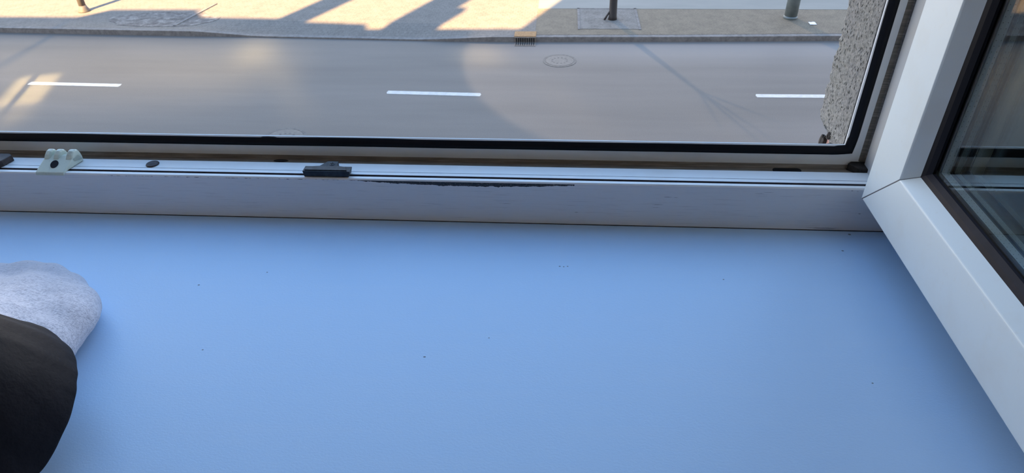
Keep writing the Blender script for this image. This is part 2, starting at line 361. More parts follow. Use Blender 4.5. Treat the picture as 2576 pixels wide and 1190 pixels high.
# section: (s outward, t inward, material of the face that STARTS here) ; mats 0 front,1 plastic,2 groove,3 channel
SEC = [(.0, .0, 0), (.0, .0466, 1), (.0010, .0480, 1), (.0050, .0480, 2), (.0052, .0445, 2), (.0086, .0445, 2), (.0088, .0480, 1),
       (.0140, .0480, 2), (.0143, .0475, 2), (.0146, .0480, 1), (.0300, .0480, 3), (.0325, .0442, 3), (.0450, .0440, 3), (.0467, .0475, 1),
       (.0467, .0680, 1), (.0474, .0692, 1), (.0486, .0695, 1), (.0640, .0560, 1), (.0640, .0, 1)]
def rail(sec, side):
    """mitred length of frame on one side of the rectangle"""
    g = bmesh.new(); A = []; B = []
    for s, t, _ in sec:
        y = yF+s
        if side == 'b': a, b = (XL+t, y, t), (XJ-t, y, t)
        elif side == 't': a, b = (XL+t, y, ZT-t), (XJ-t, y, ZT-t)
        elif side == 'r': a, b = (XJ-t, y, t), (XJ-t, y, ZT-t)
        else: a, b = (XL+t, y, t), (XL+t, y, ZT-t)
        A.append(g.verts.new(a)); B.append(g.verts.new(b))
    n = len(sec)
    for k in range(n):
        f = g.faces.new((A[k], B[k], B[(k+1) % n], A[(k+1) % n])); f.material_index = sec[k][2]
    g.faces.new(A); g.faces.new(B[::-1])
    return g
m_shaded = plastic('shaded_plastic', (.42, .44, .46), .4, amt=.4).m  # jamb ledge shade painted as a greyer base, grime flecks on top
fm = [m_front, m_pvc, m_shade_dirt, m_channel, m_shaded]
W(obj('frame_rail', rail(SEC, 'b'), fm)); W(obj('frame_rail', rail(SEC, 't'), fm))
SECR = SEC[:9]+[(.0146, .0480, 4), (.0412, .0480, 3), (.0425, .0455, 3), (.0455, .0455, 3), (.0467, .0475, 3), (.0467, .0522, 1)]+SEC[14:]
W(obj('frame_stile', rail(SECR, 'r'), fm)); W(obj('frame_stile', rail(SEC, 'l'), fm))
# outer sealing gasket: soft black tube-like strip with rounded corner
def gasket():
    g = bmesh.new()
    sec = [(.0467, .0590), (.0445, .0597), (.0436, .0615), (.0440, .0640), (.0452, .0660), (.0464, .0676), (.0470, .0684), (.0474, .0672), (.0472, .0595)]
    r = .006; path = []
    def pt(t, y, u): return None
    N = 240
    # bottom from left to right, then corner, then up the right stile, etc.
    rings = []
    def ring(fn): rings.append([g.verts.new(fn(s, t)) for s, t in sec])
    def wav(q, s, t):   # hand-laid strip is slightly uneven
        return .00035*noise.noise(Vector((q*7, 3, 1)))*(1 if t > .0588 else 1)
    x = XL+.075
    for i in range(121):
        x = XL+.075+(XJ-.080-XL-.075)*i/120
        ring(lambda s, t: (x, yF+s, t+wav(x, s, t)+(.0004 if abs(x+.298) < .004 and t > .066 else 0)))
    # mitre corner with a small fan
    for k in range(1, 6):
        a = PI/2*k/6
        cxx, czz = XJ-.0800, .0800
        def cor(s, t):
            R = .0800-t
            dx, dz = math.sin(a), -math.cos(a)
            m = max(abs(dx), abs(dz)); m = 1+(1/m-1)*.75     # blend between round and square
            return (cxx+R*dx*m, yF+s, czz+R*dz*m)
        ring(cor)
    for i in range(61):
        z = .080+(ZT-.16)*i/60
        ring(lambda s, t: (XJ-t-wav(z+9, s, t), yF+s, z))
    n = len(sec)
    for a_, b_ in zip(rings, rings[1:]):
        for k in range(n): g.faces.new((a_[k], b_[k], b_[(k+1) % n], a_[(k+1) % n]))
    g.faces.new(rings[0]); g.faces.new(rings[-1][::-1])
    return g
tag(W(obj('gasket', gasket(), m_black, smooth=True)), 'black rubber sealing strip')
g = bmesh.new(); add_box(g, XL+.064, XJ-.064, yF+.046, yF+.050, ZT-.068, ZT-.059); add_box(g, XL+.059, XL+.068, yF+.044, yF+.050, .066, ZT-.06)
tag(W(obj('gasket', g, m_black)), 'black rubber sealing strip')

# striker keep: cream plastic block with three ridges
def keep():
    g = bmesh.new()
    x0, x1 = -.5318, -.5015
    y0 = yF-.0012
    def section(x, pts, wdt):
        prism(g, [(x, y, z) for y, z in pts], (wdt, 0, 0))
    base = [(y0, .0455), (y0+.0008, .0488), (.5945, .0568), (.5975, .0582), (.6020, .0580), (.6060, .0520), (.6060, .0486), (.5965, .0486), (.5830, .0482), (.5815, .0455)]
    section(x0, base, x1-x0)
    hump = [(.5930, .0562), (.5960, .0602), (.5990, .0628), (.6020, .0636), (.6045, .0622), (.6062, .0585), (.6070, .0530), (.6065, .0490), (.5940, .0520)]
    for hx, hw in ((x0+.0002, .0062), (x0+.0100, .0064), (x0+.0232, .0071)):
        # tapered rounded fin
        k = []
        for (ins, sc_) in ((0, .86), (.0012, 1.), (hw-.0012, 1.), (hw, .86)):
            k.append([g.verts.new((hx+ins, .598+(y-.598)*sc_, .055+(z-.055)*sc_)) for y, z in hump])
        n = len(hump)
        for a, b in zip(k, k[1:]):
            for i in range(n): g.faces.new((a[i], b[i], b[(i+1) % n], a[(i+1) % n]))
        g.faces.new(k[0]); g.faces.new(k[-1][::-1])
    for v in g.verts: v.co.x += (v.co.y-y0)*.22
    return g
q = M('cream_plastic', .4)
kn = q.noise(q.map(), 90, 6, .7)
zz = q.xyz()[2]
q.color(q.mix(q.math('MULTIPLY', q.ramp(kn, [(.55, 0.), (.75, 1.)]), .5), (.62, .69, .60), (.22, .19, .15)))
m_cream = q.m
kp = tag(W(obj('striker_keep', keep(), m_cream, bevel=.0007)), 'cream plastic keep block with three ridges')
# screw recess on its sloping front
g = bmesh.new()
nrm = Vector((0, -.50, .866)).normalized(); c0 = Vector((-.5145, .5880, .0535)); ux = Vector((1, 0, 0)); uy = nrm.cross(ux)
ring1 = [c0+nrm*.0004+(ux*math.cos(a)*.0040+uy*math.sin(a)*.0046) for a in [2*PI*k/28 for k in range(28)]]
ring0 = [p-nrm*.0018 for p in ring1]
a = [g.verts.new(p) for p in ring1]; b = [g.verts.new(p) for p in ring0]
g.faces.new(a); g.faces.new(b[::-1])
for k in range(28): g.faces.new((a[k], b[k], b[(k+1) % 28], a[(k+1) % 28]))
sh = obj('screw_hole', g, m_rubber2); sh.parent = kp; sh['label'] = 'dark recessed screw hole'
kp.matrix_parent_inverse = Matrix.Translation(-WO)

def squash(g):
    for v in g.verts: v.co.z = .0482+(v.co.z-.0482)*.82
    return g
# black striker plate with raised screw tab
def striker(xa, xb, mat, tab=True):
    g = bmesh.new()
    y0 = yF+.0015
    # front wedge bar
    prism(g, [(xa, y0+.001, .0482), (xa-.0005, y0, .0565), (xb+.0022, y0, .0565), (xb+.0002, y0+.001, .0482)], (0, .0105, 0))
    # top body
    top = [(xa+.001, y0+.0015), (xa+.004, y0+.0085), (xa+.0145, y0+.0100), (xa+.0205, y0+.0180), (xa+.0315, y0+.0180), (xa+.0325, y0+.0105), (xb-.004, y0+.0085), (xb-.001, y0+.0015)]
    A = [g.verts.new((x, y, .0482)) for x, y in top]
    B = [g.verts.new((x, y, .0568+(.0016 if y > y0+.017 else .0008))) for x, y in top]
    n = len(top)
    for k in range(n): g.faces.new((A[k], B[k], B[(k+1) % n], A[(k+1) % n]))
    g.faces.new(A[::-1]); g.faces.new(B)
    return g
q = M('black_zinc', .45, metal=.4); q.color(q.ramp(q.noise(q.map(), 120, 5), [(.35, (.010, .010, .014)), (.7, (.035, .042, .050))])); m_zinc = q.m
sk = tag(W(obj('striker_plate', squash(striker(-.2525, -.2075, m_zinc)), m_zinc, bevel=.0005)), 'black metal striker plate with screw tab')
g = bmesh.new(); cxs, cys, czs = -.2262, yF+.0150, .0555
lathe(g, [(.0036, 0), (.0036, .0005), (.0028, .0009), (.0018, .0010)], (cxs, cys, czs), 24)
s1 = obj('screw', g, m_zinc, smooth=False); s1.parent = sk
g = bmesh.new(); add_box(g, cxs-.0020, cxs+.0020, cys-.0005, cys+.0005, czs+.0008, czs+.00115); add_box(g, cxs-.0005, cxs+.0005, cys-.0020, cys+.0020, czs+.0008, czs+.00120)
s2 = obj('screw_slot', g, m_black); s2.parent = sk
# dark brown striker entering at the left edge
q = M('brown_plastic', .5); q.color(q.ramp(q.noise(q.map(), 100, 5), [(.35, (.018, .012, .014)), (.7, (.055, .038, .038))])); m_brownp = q.m
g = bmesh.new()
pr = [(-.615, yF+.001), (-.5790, yF+.001), (-.5730, yF+.0115), (-.5700, yF+.0235), (-.5745, yF+.0265), (-.615, yF+.0265)]
A = [g.verts.new((x, y, .0482)) for x, y in pr]; B = [g.verts.new((x-.001, y+.0008, .0545)) for x, y in pr]
for k in range(6): g.faces.new((A[k], B[k], B[(k+1) % 6], A[(k+1) % 6]))
g.faces.new(A[::-1]); g.faces.new(B)
tag(W(obj('striker_plate', g, m_brownp, bevel=.0006)), 'dark brown striker plate')
# screw cap
g = bmesh.new(); lathe(g, [(.0062, 0), (.0066, .0006), (.0062, .0013), (.0050, .0019), (.0036, .0016), (.0018, .0010)], (-.4185, .6008, .0478), 36)
tag(W(obj('screw_cap', g, m_brownp, smooth=True)), 'dark brown round screw cap')
# drain slot and corner plug
def slot(x0, x1, y, z, ry, rz_):
    g = bmesh.new(); pts = []
    for k in range(24):
        a = 2*PI*k/24; cx = x1-ry if math.cos(a) > 0 else x0+ry
        pts.append((cx+ry*math.cos(a), y+ry*math.sin(a), z))
    return prism(g, pts, (0, 0, rz_))
tag(W(obj('drain_slot', slot(.2135, .2415, yF+.0386, .0432, .0040, .0015), m_black)), 'black drain slot')
g = bmesh.new(); prism(g, [(.2860, yF+.0425, .0440), (.2950, yF+.0310, .0440), (.3050, yF+.0300, .0440), (.3050, yF+.0467, .0440), (.2900, yF+.0467, .0440)], (0, 0, .0075))
tag(W(obj('corner_plug', g, m_dirt, bevel=.001)), 'black foam in the frame corner')
g = bmesh.new(); lathe(g, [(.0095, 0), (.0085, .0005), (.005, .0008)], (0, 0, 0), 24)
o = W(obj('dirt_smudge', g, m_dirt, smooth=True)); o.scale = (.85, .30, 1); o.location = (-.2900, yF+.0400, .0441)

# ------------------------------------------------------------------ rough reveal outside the window, right
def reveal():
    g = bmesh.new()
    XR = .2795
    far = lambda z: .7045+.0022*noise.noise(Vector((z*70, 1, 2)))+.0018*noise.noise(Vector((z*240, 5, 2)))
    nz, ny = 190, 34
    grid = []
    z0, z1 = -.02, 1.335
    zs = [z0+.0022*i for i in range(150)]
    while zs[-1] < z1: zs.append(zs[-1]+.02)
    for z in zs:
        yf = far(z)
        if z < .0705:
            prof_ = [(-.02, .640), (.040, .6560), (.0485, .6630), (.0550, .6640), (.0595, .6655), (.0608, .6760), (.0615, .6920), (.0640, .7020), (.0705, .7070)]
            for (a, ya), (b, yb) in zip(prof_, prof_[1:]):
                if a <= z <= b: yf = ya+(yb-ya)*(z-a)/(b-a)+.0008*noise.noise(Vector((z*300, 5, 9)))
        row = []
        row.append(g.verts.new((XR+.006, .6283, z)))
        for j in range(ny+1):
            y = .6288+(yf-.6288)*j/ny
            d = .0016*noise.noise(Vector((y*160, z*160, 0)))+.0010*noise.noise(Vector((y*420, z*420, 3)))
            if j < 2: d = 0
            row.append(g.verts.new((XR-d, y, z)))
        row.append(g.verts.new((.36, yf+.004, z)))
        grid.append(row)
    for a, b in zip(grid, grid[1:]):
        for k in range(len(a)-1): g.faces.new((a[k], a[k+1], b[k+1], b[k]))
    return g
rv = tag(obj('wall_reveal', reveal(), m_render, smooth=True), 'rough grey rendered reveal outside the frame with a broken lower corner', kind='structure')
# broken material in the gap
def chunk(c, r, seed, mat, name, lab=None):
    g = bmesh.new(); bmesh.ops.create_icosphere(g, subdivisions=3, radius=1)
    for v in g.verts:
        n_ = .35*noise.noise(v.co*1.7+Vector((seed, 0, 0)))+.12*noise.noise(v.co*5+Vector((seed, 0, 0)))
        v.co = Vector((v.co.x*r[0], v.co.y*r[1], v.co.z*r[2]))*(1+n_)+Vector(c)
    o = obj(name, g, mat, rv, smooth=False)
    if lab: o['label'] = lab
chunk((.283, .667, .040), (.004, .013, .016), 2, m_brick, 'exposed_brick', 'pink brick showing in the break')
chunk((.278, .676, .0460), (.0035, .0055, .0085), 5, m_dark, 'loose_flake', 'dark loose flake')
chunk((.277, .652, .052), (.0025, .006, .0052), 8, m_dark, 'loose_flake', 'dark loose flake')
chunk((.279, .6665, .0585), (.0025, .0030, .0050), 11, m_dark, 'loose_flake', 'dark loose flake')
# sheet sill outside, sloping down
g = bmesh.new(); prism(g, [(OX0, .640, .018), (OX0, .640, .022), (OX0, .75, -.010), (OX0, .75, -.030), (OX0, .745, -.030), (OX0, .745, -.014)], (.278-OX0, 0, 0))
tag(obj('wall_ledge', g, m_pvc), 'sloping outer metal ledge below the window', kind='structure')

# ------------------------------------------------------------------ open sash
SX, SY, SZ = .2832, .569, .0435
SW, SH = 1.14, 1.285
sash = tag(empty('window_sash', (SX, SY, SZ)), 'open white plastic window sash swung inward on the right above the board', 'window')
def S(o, par=None):
    o.parent = par or sash
    if not par: o.matrix_parent_inverse = Matrix.Translation(-Vector((SX, SY, SZ)))
    return o
SSEC = [(.0016, 0.), (.0, .0018), (.0, .0515), (.0012, .0525), (.0118, .0592), (.0150, .0595), (.0170, .0570), (.0460, .0600), (.0470, .0700), (.0620, .0640), (.0680, .0560),
        (.0700, .0500), (.0700, -.0060), (.0670, -.0078), (.0560, -.0078), (.0540, -.0060), (.0540, 0.), (.030, 0.), (.029, .004), (.018, .004), (.017, 0.)]
def srail(sec, side, gap=.0):
    g = bmesh.new(); A = []; B = []
    for d, t in sec:
        x = SX+d
        if side == 'b': a, b = (x, SY-t-gap, SZ+t), (x, SY-SW+t+gap, SZ+t)
        elif side == 't': a, b = (x, SY-t-gap, SZ+SH-t), (x, SY-SW+t+gap, SZ+SH-t)
        elif side == 'h': a, b = (x, SY-t, SZ+t+gap), (x, SY-t, SZ+SH-t-gap)
        else: a, b = (x, SY-SW+t, SZ+t+gap), (x, SY-SW+t, SZ+SH-t-gap)
        A.append(g.verts.new(a)); B.append(g.verts.new(b))
    n = len(sec)
    for k in range(n): g.faces.new((A[k], B[k], B[(k+1) % n], A[(k+1) % n]))
    g.faces.new(A); g.faces.new(B[::-1])
    return g
for nm, sd_ in (('bottom_rail', 'b'), ('top_rail', 't'), ('stile', 'h'), ('stile', 'f')):
    sec_ = SSEC if sd_ in 'bt' else [(.0005, 0.), (.0, .0005)]+SSEC[2:]
    S(obj(nm, srail(sec_, sd_, .0002), m_sash, bevel=.0008))
GS = [(.0116, .0586), (.0132, .0630), (.0160, .0665), (.0180, .0668), (.0180, .0580), (.0150, .0580)]
for sd_ in 'bthf':
    tag(S(obj('glazing_gasket', srail(GS, sd_), m_rubber2 if sd_ == 'b' else m_black)), 'black glazing gasket')
GS2 = [(.0470, .0680), (.0450, .0745), (.0440, .0745), (.0440, .0640)]
for sd_ in 'bthf': tag(S(obj('glazing_gasket', srail(GS2, sd_), m_black)), 'black glazing gasket')
# scribed seam of dirt along the lower mitre
g = bmesh.new()
sm = [(.0, .0015), (.0, .0515), (.0012, .0525), (.0118, .0590)]
for (d0, t0), (d1, t1) in zip(sm, sm[1:]):
    e_ = .00028
    vs = [(SX+d0-.00012, SY-t0-e_, SZ+t0-e_), (SX+d0-.00012, SY-t0+e_, SZ+t0+e_), (SX+d1-.00012, SY-t1+e_, SZ+t1+e_), (SX+d1-.00012, SY-t1-e_, SZ+t1-e_)]
    prism(g, vs, (.0006, 0, 0))
tag(S(obj('mitre_seam', g, m_shade_dirt)), 'dirty seam at the mitred corner')
# glass: three panes with perforated spacers
def pane(d, th=.004):
    g = bmesh.new(); i = .0595
    add_box(g, SX+d, SX+d+th, SY-SW+i, SY-i, SZ+i, SZ+SH-i); return S(obj('glass_pane', g, m_glass))
pane(.0180); pane(.0312, .003); pane(.0404, .0036)
def spacer(d, wd, side, t=.0690):
    g = bmesh.new(); i = .0600
    lay = g.verts.layers.float_vector.new('along')
    L0, L1 = (SY-t, SY-SW+t) if side in 'bt' else (SZ+t, SZ+SH-t)
    N = 2
    def P_(along, dd, tt):
        if side == 'b': return (SX+dd, along, SZ+tt)
        if side == 't': return (SX+dd, along, SZ+SH-tt)
        if side == 'h': return (SX+dd, SY-tt, along)
        return (SX+dd, SY-SW+tt, along)
    pts = [(d, t), (d+wd, t), (d+wd, i), (d, i)]
    rings = []
    for al in (L0, L1):
        r = []
        for dd_, tt in pts:
            v = g.verts.new(P_(al, dd_, tt)); v[lay] = (al, (dd_-d)*(.016/wd), 0 if tt == t else 1); r.append(v)
        rings.append(r)
    for k in range(4): g.faces.new((rings[0][k], rings[1][k], rings[1][(k+1) % 4], rings[0][(k+1) % 4]))
    g.faces.new(rings[0][::-1]); g.faces.new(rings[1])
    return S(obj('spacer_bar', g, m_spacer))
for sd_ in 'bthf':
    tag(spacer(.0221, .0090, sd_), 'perforated grey spacer bar'); tag(spacer(.0343, .0060, sd_), 'perforated grey spacer bar')

# ------------------------------------------------------------------ person: sock foot on the board
def blob_mesh(parts, voxel, smooth_it=6):
    """parts: (centre, radii, rotation z, rotation x) ellipsoids fused into one surface"""
    g = bmesh.new()
    for c, r, rz, rx in parts:
        m = Matrix.Translation(c) @ Matrix.Rotation(rz, 4, 'Z') @ Matrix.Rotation(rx, 4, 'X') @ Matrix.Diagonal((*r, 1))
        bmesh.ops.create_uvsphere(g, u_segments=28, v_segments=16, radius=1, matrix=m)
    me = bpy.data.meshes.new('blob'); g.to_mesh(me); g.free()
    o = bpy.data.objects.new('blob', me); C.objects.link(o)
    a = o.modifiers.new('r', 'REMESH'); a.mode = 'VOXEL'; a.voxel_size = voxel
    b = o.modifiers.new('s', 'SMOOTH'); b.factor = .5; b.iterations = smooth_it
    dg = bpy.context.evaluated_depsgraph_get(); dg.update()
    res = bpy.data.meshes.new_from_object(o.evaluated_get(dg))
    bpy.data.objects.remove(o)
    return res
AXR = .275    # foot turned a little to the left (about Z)
AX = Vector((-math.sin(AXR), math.cos(AXR), 0)); PX = Vector((math.cos(AXR), math.sin(AXR), 0))
ANK = Vector((-.407, .290, 0))
def FP(l, s, z): return ANK+AX*l+PX*(s*.94)+Vector((0, 0, z))     # l forward from ankle, s to the right
def footparts(inf=0.):
    P = []
    i = inf
    # toes: big toe at left, then four smaller to the right
    P += [(FP(.158, -.046, .021), (.018+i, .027+i, .0165+i), AXR, 0), (FP(.165, -.016, .0185), (.0135+i, .022+i, .0145+i), AXR-.03, 0),
          (FP(.156, .008, .0175), (.0125+i, .021+i, .0135+i), AXR-.10, 0), (FP(.138, .028, .0165), (.012+i, .021+i, .013+i), AXR-.2, 0),
          (FP(.116, .043, .0160), (.0125+i, .022+i, .0125+i), AXR-.3, 0)]
    P += [(FP(.120, -.038, .024), (.026+i, .040+i, .020+i), AXR, -.1), (FP(.112, -.004, .026), (.034+i, .046+i, .0205+i), AXR, -.15), (FP(.098, .034, .021), (.026+i, .042+i, .0175+i), AXR-.1, -.1)]
    P += [(FP(.068, -.014, .036), (.040+i, .052+i, .030+i), AXR, -.30), (FP(.060, .026, .024), (.027+i, .055+i, .022+i), AXR, -.1)]
    P += [(FP(.028, -.004, .046), (.037+i, .046+i, .040+i), AXR, -.45), (FP(.0, .0, .045), (.034+i, .045+i, .045+i), AXR, 0)]
    P += [(FP(-.040, .002, .030), (.031+i, .034+i, .030+i), AXR, 0)]
    return P
ANKZ = ANK+Vector((0, 0, .075))
SH_DIR = Vector((-.50, -.25, .83)).normalized()
KNEE = ANKZ+SH_DIR*.40
sockp = footparts(.0042)
for k in range(7): sockp.append((ANKZ+SH_DIR*(.02*k-.01), (.036, .038, .03), 0, 0))
me = blob_mesh(sockp, .0028, 75)
for v in me.vertices:
    n_ = noise.noise(v.co*55)*.0012+noise.noise(v.co*130)*.0006
    v.co += v.normal*n_
    if v.co.z < .0006: v.co.z = .0006
for p in me.polygons: p.use_smooth = True
q = M('grey_knit', .95, .15)
kx = q.noise(q.map((190, 1400, 500), (0, 0, -.55)), 1, 2, .5, .5)
ky = q.noise(q.map((900, 260, 700), (0, 0, -.55)), 1, 2, .5, .6)
fz = q.noise(q.map(), 1100, 3, .8)
hgt = q.math('ADD', q.math('MULTIPLY', kx, .45), q.math('ADD', q.math('MULTIPLY', ky, .30), q.math('MULTIPLY', fz, .25)))
lint = q.math('MULTIPLY', q.math('LESS_THAN', q.vor(q.map(), 170), .12), q.ramp(q.xyz()[1], [(.40, 0.), (.46, 1.)]))
toe_tint = q.math('MULTIPLY', q.ramp(q.xyz()[1], [(.400, 0.), (.450, 1.)]), .75)  # bluer, darker tone towards the toe end
c_ = q.mix(q.ramp(hgt, [(.40, 1.), (.55, 0.)]), (.72, .70, .75), (.42, .41, .47))
c_ = q.mix(toe_tint, c_, (.27, .33, .43))
q.color(q.mix(q.math('MULTIPLY', lint, .8), c_, (.10, .10, .13))); q.bump(hgt, .5, .0007)
q.b.inputs['Sheen Weight'].default_value = .3
me.materials.append(q.m)
person = tag(empty('person', (ANK.x, ANK.y, 0)), 'person resting a foot in pale grey sock and black trousers on the board', 'person')
PO = Vector(person.location)
def PP(o): o.parent = person; o.matrix_parent_inverse = Matrix.Translation(-PO); return o
so_ = bpy.data.objects.new('sock', me); C.objects.link(so_); tag(PP(so_), 'pale grey ribbed knit sock')

# body skeleton (one continuous surface): foot on the board, the other on the floor, hands near the camera
HIPR = Vector((-.40, -.30, .12)); PEL = Vector((-.32, -.42, .16)); HIPL = Vector((-.24, -.45, .12))
def skin(name, nodes, edges, mat, lvl=2):
    me_ = bpy.data.meshes.new(name); me_.from_pydata([n[0] for n in nodes], edges, [])
    o = bpy.data.objects.new(name, me_); C.objects.link(o)
    md = o.modifiers.new('skin', 'SKIN'); md.use_smooth_shade = True
    if not me_.skin_vertices: pass
    for k, n in enumerate(nodes):
        sv = me_.skin_vertices[0].data[k]; r = n[1]; sv.radius = (r, r) if not isinstance(r, tuple) else r; sv.use_root = (k == 0)
    sb = o.modifiers.new('sub', 'SUBSURF'); sb.levels = lvl; sb.render_levels = lvl
    dg = bpy.context.evaluated_depsgraph_get(); dg.update()
    res = bpy.data.meshes.new_from_object(o.evaluated_get(dg)); bpy.data.objects.remove(o)
    for p in res.polygons: p.use_smooth = True
    res.materials.clear(); res.materials.append(mat)
    o = bpy.data.objects.new(name, res); C.objects.link(o)
    return o
SHL, SHR = Vector((-.13, -.50, .60)), Vector((-.50, -.42, .60)); NECK = Vector((-.31, -.46, .66)); HEAD = Vector((-.29, -.40, .80))
ELL, ELR = Vector((-.02, -.42, .34)), Vector((-.50, -.24, .34))
WL, WR = Vector((.06, -.21, .36)), Vector((-.20, -.19, .38))
KL, AL = Vector((-.20, -.42, -.34)), Vector((-.18, -.46, -.76))
nodes = [(PEL, .080), (HIPR, .066), (KNEE, .052), (ANKZ, .033), (FP(.03, 0, .040), .026), (FP(.10, 0, .022), .020),
         (HIPL, .066), (KL, .055), (AL, .036), (Vector((-.20, -.34, -.81)), .028), (Vector((-.21, -.27, -.825)), .020),
         (Vector((-.31, -.46, .38)), .085), (Vector((-.31, -.47, .54)), .085), (NECK, .052), (HEAD, .085), (HEAD+Vector((0, .01, .07)), .075),
         (SHL, .045), (ELL, .036), (WL, .026), (SHR, .045), (ELR, .040), (WR, .026)]
edges = [(0, 1), (1, 2), (2, 3), (3, 4), (4, 5), (0, 6), (6, 7), (7, 8), (8, 9), (9, 10), (0, 11), (11, 12), (12, 13), (13, 14), (14, 15), (12, 16), (16, 17), (17, 18), (12, 19), (19, 20), (20, 21)]
for wi_, sgn in ((18, 1), (21, -1)):
    wr = nodes[wi_][0]
    palm = len(nodes); nodes.append((wr+Vector((0, .035, .012)), .022)); edges.append((wi_, palm))
    for k in range(4):
        bse = wr+Vector(((k-1.5)*.017, .060, .018)); i0 = len(nodes)
        nodes += [(bse, .0085), (bse+Vector((0, .020, .012-.002*k)), .008), (bse+Vector((0, .018, .028-.003*k)), .0072)]
        edges += [(palm, i0), (i0, i0+1), (i0+1, i0+2)]
    i0 = len(nodes); nodes += [(wr+Vector((-.03*sgn, .030, .022)), .0095), (wr+Vector((-.038*sgn, .045, .040)), .0085)]; edges += [(palm, i0), (i0, i0+1)]
q = M('skin_tone', .5); q.color(q.ramp(q.noise(q.map(), 40, 4), [(.3, (.55, .36, .27)), (.7, (.62, .42, .32))])); m_skin = q.m
PP(skin('body', nodes, edges, m_skin, 1))
q = M('dark_cloth', .9); q.color(q.ramp(q.noise(q.map(), 30, 4), [(.3, (.03, .032, .04)), (.7, (.045, .047, .055))])); m_shirt = q.m
sn = [(Vector((-.31, -.43, .16)), .16), (Vector((-.31, -.46, .38)), .145), (Vector((-.31, -.47, .54)), .150), (Vector((-.31, -.46, .63)), .085), (SHL, .070), (ELL, .055), (WL+Vector((0, -.05, 0)), .038), (SHR, .070), (ELR, .055), (WR+Vector((0, -.05, 0)), .038)]
tag(PP(skin('shirt', sn, [(0, 1), (1, 2), (2, 3), (2, 4), (4, 5), (5, 6), (2, 7), (7, 8), (8, 9)], m_shirt, 1)))
g = bmesh.new(); bmesh.ops.create_icosphere(g, subdivisions=3, radius=.105, matrix=Matrix.Translation(HEAD+Vector((0, -.02, .05))))
for v in g.verts:
    if v.co.y > HEAD.y+.05: v.co.y = HEAD.y+.05
PP(obj('hair', g, M('dark_hair', .7).color((.04, .028, .02)).m, smooth=True))

# trousers: loose tube over the ankle, rising to the knee, plus the rest
q = M('black_trouser_cloth', .65, .18)
tn = q.noise(q.map(), 26, 5, .6); tn2 = q.noise(q.map(), 1400, 2)
q.color(q.ramp(tn, [(.35, (.0062, .0058, .0085)), (.75, (.0145, .0125, .0155))])); q.bump(tn, .5, .006); q.bump(tn2, .2, .0003); m_trouser = q.m
def trouser_leg():
    g = bmesh.new(); n = 72; rings = []
    path = []
    base = Vector((-.3915, .278, .022))
    stations = [(-.006, .0640), (0., .0660), (.010, .0670), (.03, .0665), (.06, .0650), (.09, .064), (.13, .060), (.18, .063), (.25, .066), (.33, .070), (.40, .074)]
    for i, (l, r) in enumerate(stations):
        blend = min(1, max(0, l)/.10)
        dirv = Vector((-.50*blend-.42*(1-blend), -.25*blend, .83*blend+.75*(1-blend))).normalized()
        c = base+Vector((-.50, -.22, .80)).normalized()*l
        zax = dirv; xax = zax.cross(Vector((0, 1, 0))).normalized()*-1
        xax = Vector((1, 0, 0))-zax*zax.x; xax.normalize(); yax = zax.cross(xax)
        # hem stays nearly level with the board
        t = min(1, max(0, l)/.06)
        hx = (Vector((1, 0, 0))*(1-t)+xax*t).normalized(); hy = (Vector((0, 1, 0))*(1-t)+yax*t).normalized()
        ring = []
        for k in range(n):
            a = 2*PI*k/n
            w_ = 1+.035*math.sin(3*a+l*30)+.07*noise.noise(Vector((math.cos(a)*2.0, math.sin(a)*2.0, l*9)))+.022*noise.noise(Vector((math.cos(a)*7, math.sin(a)*7, l*40)))+.022*math.exp(-l/.02)*noise.noise(Vector((math.cos(a)*13, math.sin(a)*13, 2)))
            p = c+hx*math.cos(a)*r*w_*.98+hy*math.sin(a)*r*w_*(1.24-.18*t)
            # front of the hem rides over the instep
            p.z += max(0, math.sin(a+.25))*.030*max(0, 1-max(0, l)/.12)
            if l <= 0: p.z += .003*math.sin(5*a)
            p.z = max(p.z, .0025)
            ring.append(g.verts.new(p))
        rings.append(ring)
    for a, b in zip(rings, rings[1:]):
        for k in range(n): g.faces.new((a[k], a[(k+1) % n], b[(k+1) % n], b[k]))
    # turned-in hem
    inner = [g.verts.new(rings[0][k].co+(Vector((-.3915, .278, rings[0][k].co.z))-rings[0][k].co)*.10+Vector((0, 0, .006))) for k in range(n)]
    for k in range(n): g.faces.new((inner[k], inner[(k+1) % n], rings[0][(k+1) % n], rings[0][k]))
    g.faces.new(rings[-1])
    return g
tr = PP(obj('trousers', trouser_leg(), m_trouser, smooth=True)); tag(tr, 'black trousers')
s_ = tr.modifiers.new('sub', 'SUBSURF'); s_.levels = 1; s_.render_levels = 2
TK = Vector((-.3915, .278, .022))+Vector((-.50, -.22, .80)).normalized()*.40
tn_ = [(PEL, .16), (HIPR, .115), (TK+Vector((0, -.02, -.01)), .078), (HIPL, .115), (KL, .08), (AL+Vector((0, 0, .05)), .07), (Vector((-.315, -.44, .25)), .145)]
tt_ = PP(skin('trousers', tn_, [(0, 1), (1, 2), (0, 3), (3, 4), (4, 5), (0, 6)], m_trouser, 1)); tag(tt_, 'black trousers')

